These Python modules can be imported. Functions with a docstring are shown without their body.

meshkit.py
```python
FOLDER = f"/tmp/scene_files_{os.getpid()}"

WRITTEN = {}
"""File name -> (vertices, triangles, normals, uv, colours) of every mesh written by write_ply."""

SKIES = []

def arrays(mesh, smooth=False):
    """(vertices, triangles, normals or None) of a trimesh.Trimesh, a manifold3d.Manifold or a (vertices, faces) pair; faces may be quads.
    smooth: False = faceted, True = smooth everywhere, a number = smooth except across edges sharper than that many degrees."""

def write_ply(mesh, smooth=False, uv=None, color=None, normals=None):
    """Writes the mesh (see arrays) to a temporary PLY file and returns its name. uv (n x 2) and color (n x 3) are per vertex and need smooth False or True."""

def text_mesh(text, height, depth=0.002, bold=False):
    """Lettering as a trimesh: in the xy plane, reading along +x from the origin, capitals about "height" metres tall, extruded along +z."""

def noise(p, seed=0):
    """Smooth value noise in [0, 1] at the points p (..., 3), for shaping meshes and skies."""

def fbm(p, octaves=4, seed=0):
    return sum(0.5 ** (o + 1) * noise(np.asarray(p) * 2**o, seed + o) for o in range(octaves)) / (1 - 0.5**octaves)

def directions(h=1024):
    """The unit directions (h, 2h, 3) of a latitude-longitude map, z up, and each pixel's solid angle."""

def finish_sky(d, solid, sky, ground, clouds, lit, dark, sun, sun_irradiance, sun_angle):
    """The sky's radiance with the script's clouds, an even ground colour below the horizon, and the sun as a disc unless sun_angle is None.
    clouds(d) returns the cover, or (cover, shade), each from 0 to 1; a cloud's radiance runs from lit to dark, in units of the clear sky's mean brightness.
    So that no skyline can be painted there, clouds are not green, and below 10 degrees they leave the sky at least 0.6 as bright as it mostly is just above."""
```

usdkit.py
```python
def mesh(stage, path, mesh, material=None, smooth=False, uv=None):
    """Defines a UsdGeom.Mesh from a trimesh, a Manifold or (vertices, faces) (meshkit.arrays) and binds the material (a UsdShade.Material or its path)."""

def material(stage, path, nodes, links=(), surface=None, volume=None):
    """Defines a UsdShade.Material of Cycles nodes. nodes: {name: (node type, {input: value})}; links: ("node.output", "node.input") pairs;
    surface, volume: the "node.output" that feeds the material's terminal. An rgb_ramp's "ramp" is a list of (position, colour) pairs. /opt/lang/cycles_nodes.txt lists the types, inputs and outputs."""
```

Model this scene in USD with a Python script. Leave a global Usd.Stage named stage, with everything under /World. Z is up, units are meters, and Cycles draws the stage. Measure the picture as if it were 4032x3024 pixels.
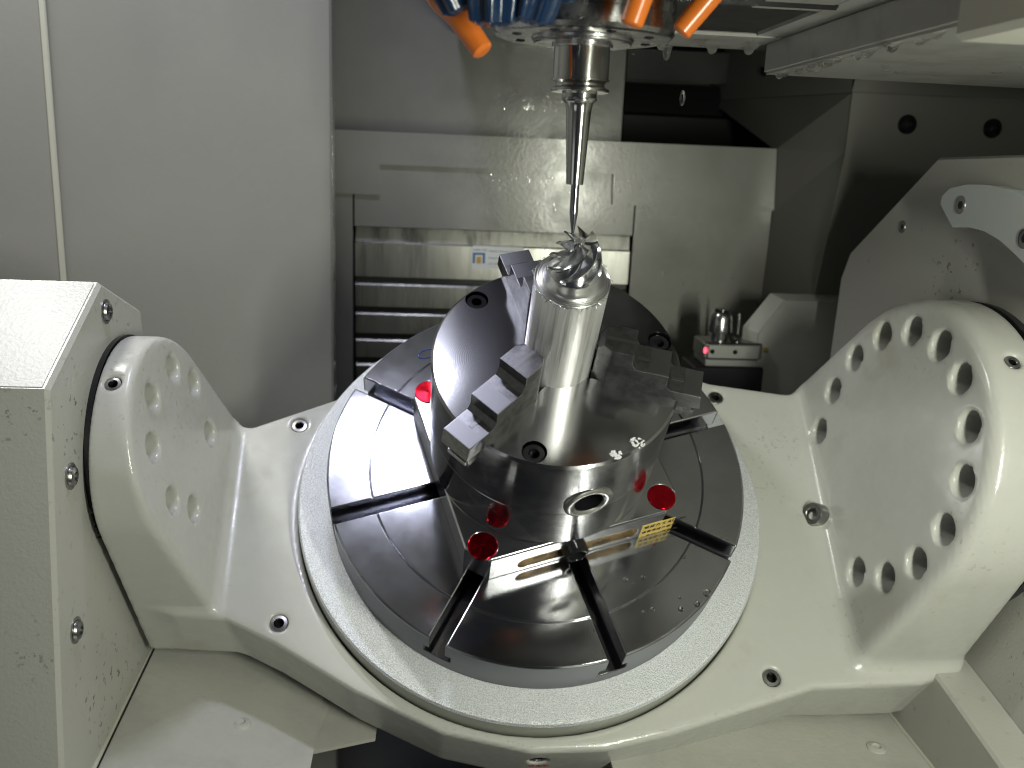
import math, random
import numpy as np, trimesh, shapely
from shapely import geometry as sg, affinity, ops
import manifold3d as mf
import usdkit, meshkit
from pxr import Usd, UsdGeom, UsdLux, UsdShade, Gf, Sdf, Vt

stage = Usd.Stage.CreateInMemory()
UsdGeom.SetStageUpAxis(stage, UsdGeom.Tokens.z)
UsdGeom.SetStageMetersPerUnit(stage, 1.0)
UsdGeom.Xform.Define(stage, '/World'); UsdGeom.Scope.Define(stage, '/World/Looks')
rng = np.random.default_rng(7); random.seed(7)
pi = math.pi

# ---------------------------------------------------------------- camera
CAM, YAW, PITCH, ROLL = np.array([-.0772, -.6504, .2078]), .0819, .2413, .0417
fw = np.array([math.sin(YAW)*math.cos(PITCH), math.cos(YAW)*math.cos(PITCH), -math.sin(PITCH)])
r0 = np.array([math.cos(YAW), -math.sin(YAW), 0]); u0 = np.cross(r0, fw)
rt = r0*math.cos(ROLL)+u0*math.sin(ROLL); up = -r0*math.sin(ROLL)+u0*math.cos(ROLL)
cam = UsdGeom.Camera.Define(stage, '/World/camera')
cam.AddTransformOp().Set(Gf.Matrix4d(*rt, 0, *up, 0, *(-fw), 0, *CAM, 1))
cam.CreateHorizontalApertureAttr(36.0); cam.CreateVerticalApertureAttr(27.0)
cam.CreateFocalLengthAttr(36.0*3600/4032); cam.CreateClippingRangeAttr(Gf.Vec2f(.01, 50))
cam.CreateFStopAttr(9.0); cam.CreateFocusDistanceAttr(.60)
cam.CreateExposureAttr(0.0)

# ---------------------------------------------------------------- light (lamps inside the machine, dim hall through the open door)
def rect(name, pos, aim, w, h, power, color):
    L = UsdLux.RectLight.Define(stage, '/World/'+name)
    pos, aim = np.array(pos, float), np.array(aim, float); z = pos-aim; z /= np.linalg.norm(z)
    x = np.cross([0, 0, 1.], z); x = np.array([1., 0, 0]) if np.linalg.norm(x) < 1e-3 else x/np.linalg.norm(x); y = np.cross(z, x)
    L.AddTransformOp().Set(Gf.Matrix4d(*x, 0, *y, 0, *z, 0, *pos, 1))
    L.CreateWidthAttr(w); L.CreateHeightAttr(h); L.CreateIntensityAttr(power); L.CreateColorAttr(Gf.Vec3f(*color)); L.CreateNormalizeAttr(True)
    return L
def strip(name, pos, deg, length, width, power, color):      # ceiling strip shining straight down
    L = UsdLux.RectLight.Define(stage, '/World/'+name); a = math.radians(deg); c, s_ = math.cos(a), math.sin(a)
    L.AddTransformOp().Set(Gf.Matrix4d(c, s_, 0, 0, -s_, c, 0, 0, 0, 0, 1, 0, *pos, 1))
    L.CreateWidthAttr(length); L.CreateHeightAttr(width); L.CreateIntensityAttr(power); L.CreateColorAttr(Gf.Vec3f(*color)); L.CreateNormalizeAttr(True)
#LAMPS
rect('lamp_bar_right', (.225, -.62, .16), (.0, .1, .0), .016, .24, 1.05, (.98, 1, .83))
rect('lamp_bar_left', (-.56, .12, .70), (-.34, -.16, .0), .03, .20, 1.2, (1, 1, .93))
strip('lamp_strip_ceiling', (-.165, -.075, .80), -39.5, .15, .03, .74, (.80, .82, 1.))
rect('lamp_panel_door', (-.62, -.85, .0), (-.1, .1, 0), .34, .26, .06, (.95, .97, 1))
#ENDLAMPS
dome = UsdLux.DomeLight.Define(stage, '/World/hall_glow')
wm = usdkit.material(stage, '/World/Looks/hall', {'b': ('background_shader', {'color': (.80, .85, .9), 'strength': .03})}, surface='b.background')
UsdShade.MaterialBindingAPI.Apply(dome.GetPrim()).Bind(wm)

# ---------------------------------------------------------------- materials
MATS = {}
def mat(name, color=(.5, .5, .5), rough=.4, metal=0., bump=None, extra=None, var=None, aniso=0., roughvar=None, spec=None, bevel=0., rings=None, specks=None):
    """bump: list of (scale, strength, distance, detail); var: (scale, dark factor, lo, hi); all in object space"""
    nodes = {'tc': ('texture_coordinate', {}), 'p': ('principled_bsdf', {'base_color': color, 'roughness': rough, 'metallic': metal})}
    links = []
    if spec is not None: nodes['p'][1]['specular_ior_level'] = spec
    if extra: nodes['p'][1].update(extra)
    if var:
        sc, c2, lo, hi = var[:4]
        nodes['mv'] = ('mapping', {'scale': var[4] if len(var) > 4 else (1, 1, 1)})
        nodes['nv'] = ('noise_texture', {'scale': sc, 'detail': 4., 'roughness': .6})
        nodes['rv'] = ('rgb_ramp', {'ramp': [(0, c2), (lo, c2), (hi, color), (1, color)]})
        links += [('tc.object', 'mv.vector'), ('mv.vector', 'nv.vector'), ('nv.fac', 'rv.fac'), ('rv.color', 'p.base_color')]
    if specks:                                                    # small dirt spots gathered in patches: (colour, spot scale, patch scale, spot threshold, patch threshold)
        c3, s1, s2, t1, t2 = specks
        nodes['k1'] = ('noise_texture', {'scale': float(s1), 'detail': 3., 'roughness': .6}); nodes['k2'] = ('noise_texture', {'scale': float(s2), 'detail': 2.})
        nodes['m1'] = ('map_range', {'from_min': t1, 'from_max': t1+.05, 'to_min': 0., 'to_max': 1., 'clamp': True}); nodes['m2'] = ('map_range', {'from_min': t2, 'from_max': t2+.12, 'to_min': 0., 'to_max': .8, 'clamp': True})
        nodes['mm'] = ('math', {'math_type': 'multiply'}); nodes['mx'] = ('mix_color', {'a': color, 'b': c3, 'fac': 0.})
        links += [('tc.object', 'k1.vector'), ('tc.object', 'k2.vector'), ('k1.fac', 'm1.value'), ('k2.fac', 'm2.value'), ('m1.result', 'mm.value1'), ('m2.result', 'mm.value2'), ('mm.value', 'mx.fac')]
        links[:] = [(l[0], 'mx.a') if l[1] == 'p.base_color' else l for l in links]; links.append(('mx.result', 'p.base_color'))
    if roughvar:
        sc, r1, r2 = roughvar[:3]
        nodes['mr'] = ('mapping', {'scale': roughvar[3] if len(roughvar) > 3 else (1, 1, 1)})
        nodes['nr'] = ('noise_texture', {'scale': sc, 'detail': 5., 'roughness': .65})
        nodes['rr'] = ('map_range', {'from_min': .35, 'from_max': .65, 'to_min': r1, 'to_max': r2, 'clamp': True})
        links += [('tc.object', 'mr.vector'), ('mr.vector', 'nr.vector'), ('nr.fac', 'rr.value'), ('rr.result', 'p.roughness')]
    if bevel: nodes['bv'] = ('bevel', {'radius': bevel, 'samples': 6})
    if bevel and not bump: links.append(('bv.bevel', 'p.normal'))
    if bump:
        prev = 'bv.bevel' if bevel else None
        for i, b in enumerate(bump):
            sc, st, di, de = b[:4]
            if len(b) > 4: nodes[f'bm{i}'] = ('mapping', {'scale': b[4]}); links.append(('tc.object', f'bm{i}.vector'))
            nodes[f'bn{i}'] = ('noise_texture', {'scale': sc, 'detail': float(de), 'roughness': .55})
            links.append((f'bm{i}.vector' if len(b) > 4 else 'tc.object', f'bn{i}.vector'))
            nodes[f'bb{i}'] = ('bump', {'strength': st, 'distance': di})
            links.append((f'bn{i}.fac', f'bb{i}.height'))
            if prev: links.append((prev, f'bb{i}.normal'))
            prev = f'bb{i}.normal'
        links.append((prev, 'p.normal'))
    if rings:                                                     # turned finish: fine concentric grooves about local z
        nodes['wv'] = ('wave_texture', {'wave_type': 'rings', 'rings_direction': 'z', 'scale': 2*pi/(20*rings[0]), 'distortion': .4, 'detail': 1., 'detail_scale': .15})
        nodes['wb'] = ('bump', {'strength': 1., 'distance': rings[1]}); links += [('tc.object', 'wv.vector'), ('wv.fac', 'wb.height')]
        links[:] = [l for l in links if l[1] != 'p.normal']
        if bump: links.append((prev, 'wb.normal'))
        elif bevel: links.append(('bv.bevel', 'wb.normal'))
        links.append(('wb.normal', 'p.normal'))
    if aniso:
        nodes['p'][1]['anisotropic'] = aniso; nodes['p'][1]['anisotropic_rotation'] = .25
        nodes['tg'] = ('tangent', {'direction_type': 'radial', 'axis': 'z'}); links.append(('tg.tangent', 'p.tangent'))
    MATS[name] = usdkit.material(stage, '/World/Looks/'+name, nodes, links, surface='p.BSDF')
    return MATS[name]

mat('cast_paint', (.51, .515, .49), .22, bump=[(300, .06, .0012, 2)], specks=((.36, .345, .27), 230, 9, .61, .57), var=(17, (.46, .455, .41), .28, .40), roughvar=(40, .16, .30))
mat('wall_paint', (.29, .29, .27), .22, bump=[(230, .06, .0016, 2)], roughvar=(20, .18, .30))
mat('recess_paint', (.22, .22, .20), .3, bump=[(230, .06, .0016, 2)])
mat('housing_paint', (.46, .46, .43), .28, bump=[(420, .16, .0014, 2)], specks=((.10, .10, .08), 160, 7, .62, .52), var=(90, (.36, .35, .30), .26, .36))
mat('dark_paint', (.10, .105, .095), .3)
mat('cover_paint', (.46, .46, .44), .25, bump=[(150, .12, .002, 2)], var=(30, (.36, .35, .32), .3, .5))
mat('floor_paint', (.50, .50, .46), .25, bump=[(260, .14, .002, 2)], var=(14, (.44, .44, .41), .35, .55), roughvar=(16, .18, .4))
mat('plate_steel', (.50, .505, .54), .12, 1., bump=[(900, .03, .0004, 3)], roughvar=(70, .115, .135), var=(30, (.44, .445, .475), .3, .6), aniso=.4, bevel=.0007)
mat('rim_steel', (.13, .135, .15), .42, 1., bump=[(400, .05, .0006, 2)])
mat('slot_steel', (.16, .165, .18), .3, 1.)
mat('chuck_face', (.42, .42, .43), .13, 1., rings=(.00045, .0000042))
mat('chuck_side', (.42, .42, .43), .10, 1., bump=[(14, .06, .004, 3), (300, .02, .0006, 2)], roughvar=(30, .08, .2))
mat('jaw_steel', (.27, .27, .28), .30, 1., bump=[(500, .04, .0005, 2)], roughvar=(60, .24, .36), bevel=.0005)
mat('jaw_ground', (.24, .24, .25), .38, 1., bump=[(900, .05, .0004, 2)])
mat('dark_steel', (.04, .042, .05), .3, .8)
mat('bright_steel', (.52, .52, .52), .2, 1., roughvar=(60, .14, .28))
mat('spindle_steel', (.42, .42, .42), .18, 1., roughvar=(80, .12, .3))
mat('holder_steel', (.50, .50, .48), .15, 1., roughvar=(120, .11, .22, (1, 1, .1)))
mat('carbide', (.28, .28, .31), .16, 1.)
mat('bar_aluminium', (.90, .90, .91), .38, .8, bump=[(240, .25, .0008, 3, (1, 1, .02))], var=(300, (.50, .50, .51), .30, .50, (1, 1, .03)), roughvar=(200, .30, .50, (1, 1, .03)))
mat('cut_aluminium', (.80, .81, .83), .10, 1., bump=[(90, .15, .0012, 2)], roughvar=(90, .05, .2))
mat('fixture_aluminium', (.68, .68, .71), .18, 1., bump=[(700, .03, .0004, 2)], bevel=.0008)
mat('fixture_top', (.20, .20, .22), .3, 1., roughvar=(60, .22, .38))
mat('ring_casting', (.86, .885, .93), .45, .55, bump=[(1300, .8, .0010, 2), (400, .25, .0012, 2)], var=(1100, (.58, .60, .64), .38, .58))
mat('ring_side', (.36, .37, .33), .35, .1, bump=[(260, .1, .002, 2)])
mat('red_anodised', (.78, .014, .03), .14, 1.)
mat('label_yellow', (.62, .45, .10), .4, bump=[(120, .1, .001, 2)])
mat('gold_scale', (.62, .42, .16), .4, .3, roughvar=(200, .3, .6))
mat('ink_black', (.015, .013, .012), .5)
mat('ink_red', (.35, .03, .03), .5)
mat('ink_grey', (.16, .17, .19), .5)
mat('ink_blue', (.02, .07, .36), .35)
mat('ink_blue_dark', (.02, .12, .34), .4)
mat('ink_gold', (.58, .36, .03), .4)
mat('sticker_white', (.84, .87, .92), .3)
mat('orange_plastic', (.62, .155, .02), .28, bump=[(60, .08, .002, 2)], spec=.6)
mat('blue_plastic', (.006, .022, .062), .22, bump=[(90, .2, .003, 2)], spec=.6)
mat('black_rubber', (.012, .013, .017), .35, bump=[(200, .2, .001, 2)])
mat('black_bellows', (.006, .006, .007), .35)
mat('screw_steel', (.34, .34, .335), .28, 1.)
mat('washer_steel', (.42, .42, .41), .3, 1.)
mat('screw_dark', (.02, .021, .023), .14, .4)
mat('hole_plug', (.27, .30, .27), .4, var=(160, (.05, .055, .05), .36, .48), bump=[(200, .3, .002, 3)])
mat('white_nylon', (.62, .62, .63), .4, extra={'subsurface_weight': .2, 'subsurface_scale': .01})
mat('slat_steel', (.40, .40, .375), .34, 1., bump=[(60, .18, .002, 2, (1, 1, .15))], roughvar=(50, .26, .44, (1, 1, .1)))
mat('wiper_dark', (.05, .052, .045), .5)
mat('sensor_silver', (.42, .43, .42), .35, .7)
mat('brass', (.45, .35, .10), .35, 1.)
mat('base_black', (.008, .009, .012), .35)
mat('white_block', (.66, .66, .58), .35, bump=[(120, .1, .002, 2)])
mat('sealant', (.52, .52, .45), .4)
mat('gap_black', (.012, .014, .014), .5)
mat('foam', (.75, .75, .80), .25)
mat('turned_aluminium', (.88, .885, .90), .26, 1., rings=(.0011, .00005))
mat('chip_aluminium', (.8, .81, .83), .15, 1.)
mat('housing_top', (.44, .44, .435), .42, bump=[(420, .2, .0012, 2)])
MATS['water'] = usdkit.material(stage, '/World/Looks/water', {'p': ('principled_bsdf', {'base_color': (1, 1, 1), 'roughness': .02, 'ior': 1.34, 'transmission_weight': 1.})}, [], surface='p.BSDF')
MATS['thin_water'] = usdkit.material(stage, '/World/Looks/thin_water', {'t': ('transparent_bsdf', {'color': (1, 1, 1)}), 'g': ('glossy_bsdf', {'color': (1, 1, 1), 'roughness': .04}), 'm': ('mix_closure', {'fac': .06})}, [('t.BSDF', 'm.closure1'), ('g.BSDF', 'm.closure2')], surface='m.closure')
MATS['led_red'] = usdkit.material(stage, '/World/Looks/led_red', {'e': ('emission', {'color': (1, .05, .08), 'strength': 5.})}, [], surface='e.emission')

# ---------------------------------------------------------------- object helpers
USED = {}
def path(parent, name):
    key = (parent, name); k = USED.get(key, -1)+1; USED[key] = k
    return f'{parent}/{name}' + (f'_{k:03d}' if k else '')
def tag(prim, label=None, cat=None, group=None, kind=None):
    prim = prim.GetPrim() if hasattr(prim, 'GetPrim') else prim
    for k, v in (('label', label), ('category', cat), ('group', group), ('kind', kind)):
        if v: prim.SetCustomDataByKey(k, v)
    return prim
def thing(name, label, cat, mtx=None, group=None, kind=None):
    x = UsdGeom.Xform.Define(stage, path('/World', name))
    if mtx is not None: x.AddTransformOp().Set(Gf.Matrix4d(*np.asarray(mtx, float).T.ravel().tolist()))
    tag(x, label, cat, group, kind); return str(x.GetPath())
def obj(parent, name, mesh, m, smooth=35, label=None):
    p = path(parent or '/World', name)
    o = usdkit.mesh(stage, p, mesh, MATS[m], smooth)
    if label: tag(o, label)
    return p
def at(x=0, y=0, z=0, R=None):
    M = np.eye(4); M[:3, 3] = (x, y, z)
    if R is not None: M[:3, :3] = R
    return M
def frame_z(d, hint=(0, 0, 1)):
    z = np.array(d, float); z /= np.linalg.norm(z); h = np.array(hint, float)
    if abs(z@h) > .95: h = np.array([0, 1., 0])
    x = np.cross(h, z); x /= np.linalg.norm(x); return np.stack([x, np.cross(z, x), z], 1)
def xf(mesh, M): m = mesh.copy(); m.apply_transform(M); return m
def cat(*ms): return trimesh.util.concatenate([m for m in ms if m is not None])
def lathe(prof, n=96, a0=0, a1=2*pi):
    """profile (r,z) listed bottom to top on the outside; corners are duplicated by smoothing angle"""
    prof = np.array(prof, float); full = abs(a1-a0-2*pi) < 1e-6
    a = np.linspace(a0, a1, n+(0 if full else 1), endpoint=not full)
    P = np.stack([np.outer(np.cos(a), prof[:, 0]), np.outer(np.sin(a), prof[:, 0]), np.broadcast_to(prof[:, 1], (len(a), len(prof)))], -1)
    k, m = P.shape[:2]; idx = np.arange(k*m).reshape(k, m); nxt = np.roll(idx, -1, 0) if full else idx[1:]; cur = idx if full else idx[:-1]
    q = np.stack([cur[:, :-1], nxt[:, :-1], nxt[:, 1:], cur[:, 1:]], -1).reshape(-1, 4)
    t = trimesh.Trimesh(P.reshape(-1, 3), np.vstack([q[:, [0, 1, 2]], q[:, [0, 2, 3]]]), process=False)
    t.merge_vertices(); t.update_faces(t.nondegenerate_faces()); return t
def box(x0, x1, y0, y1, z0, z1, bev=0.):
    if bev <= 0:
        return trimesh.creation.box(bounds=[[min(x0, x1), min(y0, y1), min(z0, z1)], [max(x0, x1), max(y0, y1), max(z0, z1)]])
    pts = []
    lo, hi = np.minimum([x0, y0, z0], [x1, y1, z1]), np.maximum([x0, y0, z0], [x1, y1, z1])
    for sx in (0, 1):
        for sy in (0, 1):
            for sz in (0, 1):
                c = np.where([sx, sy, sz], hi, lo); s = np.where([sx, sy, sz], -1, 1)
                for k in range(3):
                    d = np.full(3, bev); d[k] = 0; pts.append(c+s*d)
    return trimesh.convex.convex_hull(np.array(pts))
def prism(poly, z0, z1, bev=0.):
    """polygon in xy extruded along z, optional chamfer at the top edge (convex or not)"""
    poly = poly if hasattr(poly, 'exterior') else sg.Polygon(poly)
    m = trimesh.creation.extrude_polygon(poly, z1-z0-bev, engine='earcut'); m.apply_translation([0, 0, z0])
    if bev:
        def mani(p, h):
            return mf.CrossSection([np.array(p.exterior.coords)[:-1]]+[np.array(i.coords)[:-1] for i in p.interiors], mf.FillRule.EvenOdd)
        steps = [m]
        inn = poly.buffer(-bev, join_style=2)
        if len(inn.exterior.coords) == len(poly.exterior.coords) and poly.equals(poly.convex_hull):
            A = np.array(poly.exterior.coords)[:-1]; B = np.array(inn.exterior.coords)[:-1]
            pts = np.vstack([np.c_[A, np.full(len(A), z0)], np.c_[A, np.full(len(A), z1-bev)], np.c_[B, np.full(len(B), z1)]])
            return trimesh.convex.convex_hull(pts)
        m = trimesh.creation.extrude_polygon(poly, z1-z0, engine='earcut'); m.apply_translation([0, 0, z0])
    return m
def M2(t):
    t = t.copy(); t.merge_vertices(); return mf.Manifold(mf.Mesh(np.asarray(t.vertices, np.float32), np.asarray(t.faces, np.uint32)))
def T2(m):
    q = m.to_mesh(); return trimesh.Trimesh(q.vert_properties[:, :3], q.tri_verts, process=False)
def cyl(r, z0, z1, n=48, bev=0.):
    return lathe([(0, z0), (r-bev, z0), (r, z0+bev), (r, z1-bev), (r-bev, z1), (0, z1)] if bev else [(0, z0), (r, z0), (r, z1), (0, z1)], n)
def swap_x(t):
    """mesh built with profile in xy and extrusion along z -> profile in (y,z), extrusion along x"""
    v = t.vertices; w = trimesh.Trimesh(np.stack([v[:, 2], v[:, 0], v[:, 1]], 1), t.faces, process=False); return w
def tube(pts, rad, n=12, closed=False):
    pts = np.asarray(pts, float); rad = np.broadcast_to(rad, len(pts)); rings = []
    for i, p in enumerate(pts):
        d = pts[(i+1) % len(pts) if closed else min(i+1, len(pts)-1)]-pts[i-1 if (closed or i) else 0]; R = frame_z(d, (.3, .2, 1))
        a = np.arange(n)*2*pi/n; rings.append(p+rad[i]*(np.outer(np.cos(a), R[:, 0])+np.outer(np.sin(a), R[:, 1])))
    V = np.vstack(rings); F = []
    m = len(pts)
    for i in range(m if closed else m-1):
        for k in range(n):
            a, b = i*n+k, i*n+(k+1) % n; c, d = ((i+1) % m)*n+(k+1) % n, ((i+1) % m)*n+k; F += [[a, b, c], [a, c, d]]
    if not closed:
        V = np.vstack([V, pts[0], pts[-1]])
        for k in range(n): F += [[len(V)-2, (k+1) % n, k], [len(V)-1, (m-1)*n+k, (m-1)*n+(k+1) % n]]
    return trimesh.Trimesh(V, F, process=False)

# socket head button screw with washer, axis +z, r = washer radius
def button_screw(r):
    w = lathe([(0, 0), (r, 0), (r, r*.16), (r*.95, r*.2), (0, r*.2)], 32)
    h = lathe([(r*.78, r*.2), (r*.78, r*.30), (r*.66, r*.62), (r*.40, r*.78), (r*.34, r*.78), (r*.34, r*.45), (0, r*.42)], 32)
    return w, h
def flush_screw(r):
    return lathe([(r*1.15, -.0002), (r*1.12, .0005), (r*.98, .0005), (r*.92, .00025), (0, .00025)], 32), lathe([(r*.56, .0001), (r*.52, .00045), (0, .00045)], 6)
def set_screw(r, depth=.5):
    """socket set screw flush in a hole: outer lip, body with hex socket"""
    lip = lathe([(r*1.25, 0), (r*1.22, r*.06), (r, r*.06), (r, -r*depth)], 32)
    body = lathe([(r, -r*depth), (r*.95, -r*.25), (r*.62, -r*.12), (r*.5, -r*.2), (r*.5, -r*.9), (0, -r*.9)], 6*5)
    return lip, body

# --- glyph strokes for lettering that the text helper has no letters for (10 x 10 grid, y up)
GLY = {
 '锁': 'M1 9L0 7 M1 8H4 M0 6H4 M2 8V1L4 2 M0 4H4 M7 10V7 M5 9L6 8 M9 9L8 8 M5 7H9V2 M5 7V2 M7 5V3L4 0 M7 2L9 0',
 '紧': 'M1 9V6 M3 10V6 M5 9H9L5 5 M6 8L9 5 M5 5L2 4H6L2 2H8 M5 2V0 M2 1L1 0 M8 1L9 0',
 '力': 'M1 7H8V2L6 0 M4 10V7L1 0', '≤': 'M8 9L2 6L8 3 M2 1H8',
 '请': 'M1 9L2 8 M0 6H2V1L3 2 M4 9H9 M6 10V5 M4 7H9 M4 5H10 M4 4H9V0 M4 4V0 M4 2H9',
 '使': 'M3 10L0 5 M2 7V0 M3 8H10 M6 10V4L3 0 M4 6H9V4H4V6 M4 3L9 0', '用': 'M2 9H9V0 M2 9V3L0 0 M2 6H9 M2 3H9 M5 9V0',
 '扭': 'M0 7H4 M2 10V0L1 1 M0 3L4 5 M5 9H9L8 0 M7 9L6 0 M5 5H9 M4 0H10', '扳': 'M0 7H4 M2 10V0L1 1 M0 3L4 5 M9 10L5 9V4L4 0 M5 6H9L5 0 M6 4L10 0',
 '手': 'M8 10L2 9 M1 7H9 M0 4H10 M5 9V0L3 1', '严': 'M1 9H9 M4 9V6 M6 9V6 M2 8L3 6 M8 8L7 6 M1 5H9 M2 5V2L0 0',
 '禁': 'M0 8H4 M2 10V6 M2 8L0 6 M6 8H10 M8 10V6 M8 8L6 6 M2 5H8 M0 3H10 M5 3V0 M3 2L1 0 M7 2L9 0',
 '过': 'M1 9L2 8 M0 6H2V2L0 1 M2 2L4 0H10 M4 7H10 M8 10V2L7 3 M5 5L6 4', '载': 'M0 8H10 M3 10V6 M0 6H6 M3 6V0 M0 4H6 M0 2H6 M7 10L8 3L10 0 M9 5L6 1 M9 10L10 9',
 '注': 'M1 9L2 8 M0 6L1 5 M0 0L2 3 M6 10L7 9 M4 8H10 M4 4H9 M3 0H10 M7 8V0', '油': 'M1 9L2 8 M0 6L1 5 M0 0L2 3 M4 7H9V0H4V7 M4 4H9 M6 10V0', '孔': 'M0 9H4L2 7V0L1 1 M0 4L4 6 M6 10V1H10V3'}
def strokes(ch, h, w):
    segs = []
    for part in GLY[ch].split('M')[1:]:
        toks = part.replace('L', ' L').replace('H', ' H').replace('V', ' V').split(); cur = [float(toks[0]), float(toks[1])]; pts = [tuple(cur)]; i = 2
        while i < len(toks):
            t = toks[i]
            if t[0] == 'L': cur = [float(t[1:]), float(toks[i+1])]; i += 2
            elif t[0] == 'H': cur = [float(t[1:]), cur[1]]; i += 1
            else: cur = [cur[0], float(t[1:])]; i += 1
            pts.append(tuple(cur))
        segs.append(sg.LineString(np.array(pts)*h/10).buffer(w/2, cap_style=2, join_style=2))
    return ops.unary_union(segs)
def hanzi(text, h, gap=.25, w=.11, depth=.0002):
    out, x = [], 0.
    for ch in text:
        if ch in GLY:
            g = strokes(ch, h, w*h)
            for q in getattr(g, 'geoms', [g]):
                m = trimesh.creation.extrude_polygon(q, depth, engine='earcut'); m.apply_translation([x, 0, 0]); out.append(m)
            x += h*(1+gap)
        else:
            m = meshkit.text_mesh(ch, h, depth, bold=True); m.apply_translation([x, 0, 0]); out.append(m); x += m.extents[0]+h*.14
    return cat(*out), x

# ---------------------------------------------------------------- frames
TILT = .6845
RT = np.array([[1, 0, 0], [0, math.cos(TILT), -math.sin(TILT)], [0, math.sin(TILT), math.cos(TILT)]])
TABLE = at(R=RT)                       # local x = trunnion axis, z = table normal
ROT = -.4858                           # how far the table is turned about its own axis
def rz(a): c, s = math.cos(a), math.sin(a); return np.array([[c, -s, 0], [s, c, 0], [0, 0, 1.]])
TURNED = at(R=RT@rz(ROT))              # x axis along a T-slot

#SECTION structure
# ---------------------------------------------------------------- the machine's enclosure
def structure(name, mesh, m, smooth=35, label=None):
    p = obj(None, name, mesh, m, smooth); tag(stage.GetPrimAtPath(p), label, None, None, 'structure'); return p
def st_group(name, label=None):
    x = UsdGeom.Xform.Define(stage, path('/World', name)); tag(x, label, None, None, 'structure'); return str(x.GetPath())
lw = st_group('left_wall', 'tall glossy grey sheet metal panel on the left')
obj(lw, 'panel', box(-.95, -.1795, .222, .245, -.6, .95, .002), 'wall_paint')
obj(lw, 'seam_strip', xf(box(-.0028, .0028, -.0025, 0, -.6, .95, .001), at(-.4255, .222, 0)), 'sealant')
obj(lw, 'side_panel', box(-.97, -.95, -1.1, .245, -.6, .95), 'wall_paint')
bw = st_group('back_wall')
obj(bw, 'upper_panel', box(-.30, .163, .62, .63, .20, .95), 'wall_paint')
# cover plate across the back with a notched lower edge
beam = sg.Polygon([(-.2300, .1590), (-.1545, .1590), (-.1545, .1950), (.1295, .1950), (.1310, .1580), (.3360, .1580), (.3310, .2330), (-.2300, .2330)])
def wallplate(poly, y0, y1):
    m = trimesh.creation.extrude_polygon(poly if hasattr(poly, 'exterior') else sg.Polygon(poly), abs(y1-y0), engine='earcut'); v = m.vertices
    t = trimesh.Trimesh(np.stack([v[:, 0], max(y0, y1)-v[:, 2], v[:, 1]], 1), m.faces, process=False); t.fix_normals(); return t
obj(bw, 'beam_cover', wallplate(beam, .486, .490), 'wall_paint', False)
obj(bw, 'beam_top', box(-.230, .331, .490, .62, .2305, .2325), 'wall_paint')
obj(bw, 'notch_plate', wallplate([(-.1845, .1205), (.1595, .1205), (.1595, .1968), (-.1845, .1968)], .492, .495), 'wall_paint', False)
obj(bw, 'left_frame', wallplate([(-.235, -.45), (-.1866, -.45), (-.1866, .1600), (-.235, .1600)], .4905, .494), 'wall_paint', False)
obj(bw, 'right_plate', wallplate([(.1612, -.45), (.330, -.45), (.3345, .1598), (.1612, .1598)], .4905, .494), 'wall_paint', False)
obj(bw, 'backing', box(-.30, .40, .53, .54, -.5, .20), 'gap_black')
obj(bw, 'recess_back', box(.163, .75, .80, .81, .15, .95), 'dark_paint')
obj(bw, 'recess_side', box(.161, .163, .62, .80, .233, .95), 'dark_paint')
rw = st_group('right_wall', 'dark stepped grey wall of the enclosure on the right')
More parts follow.
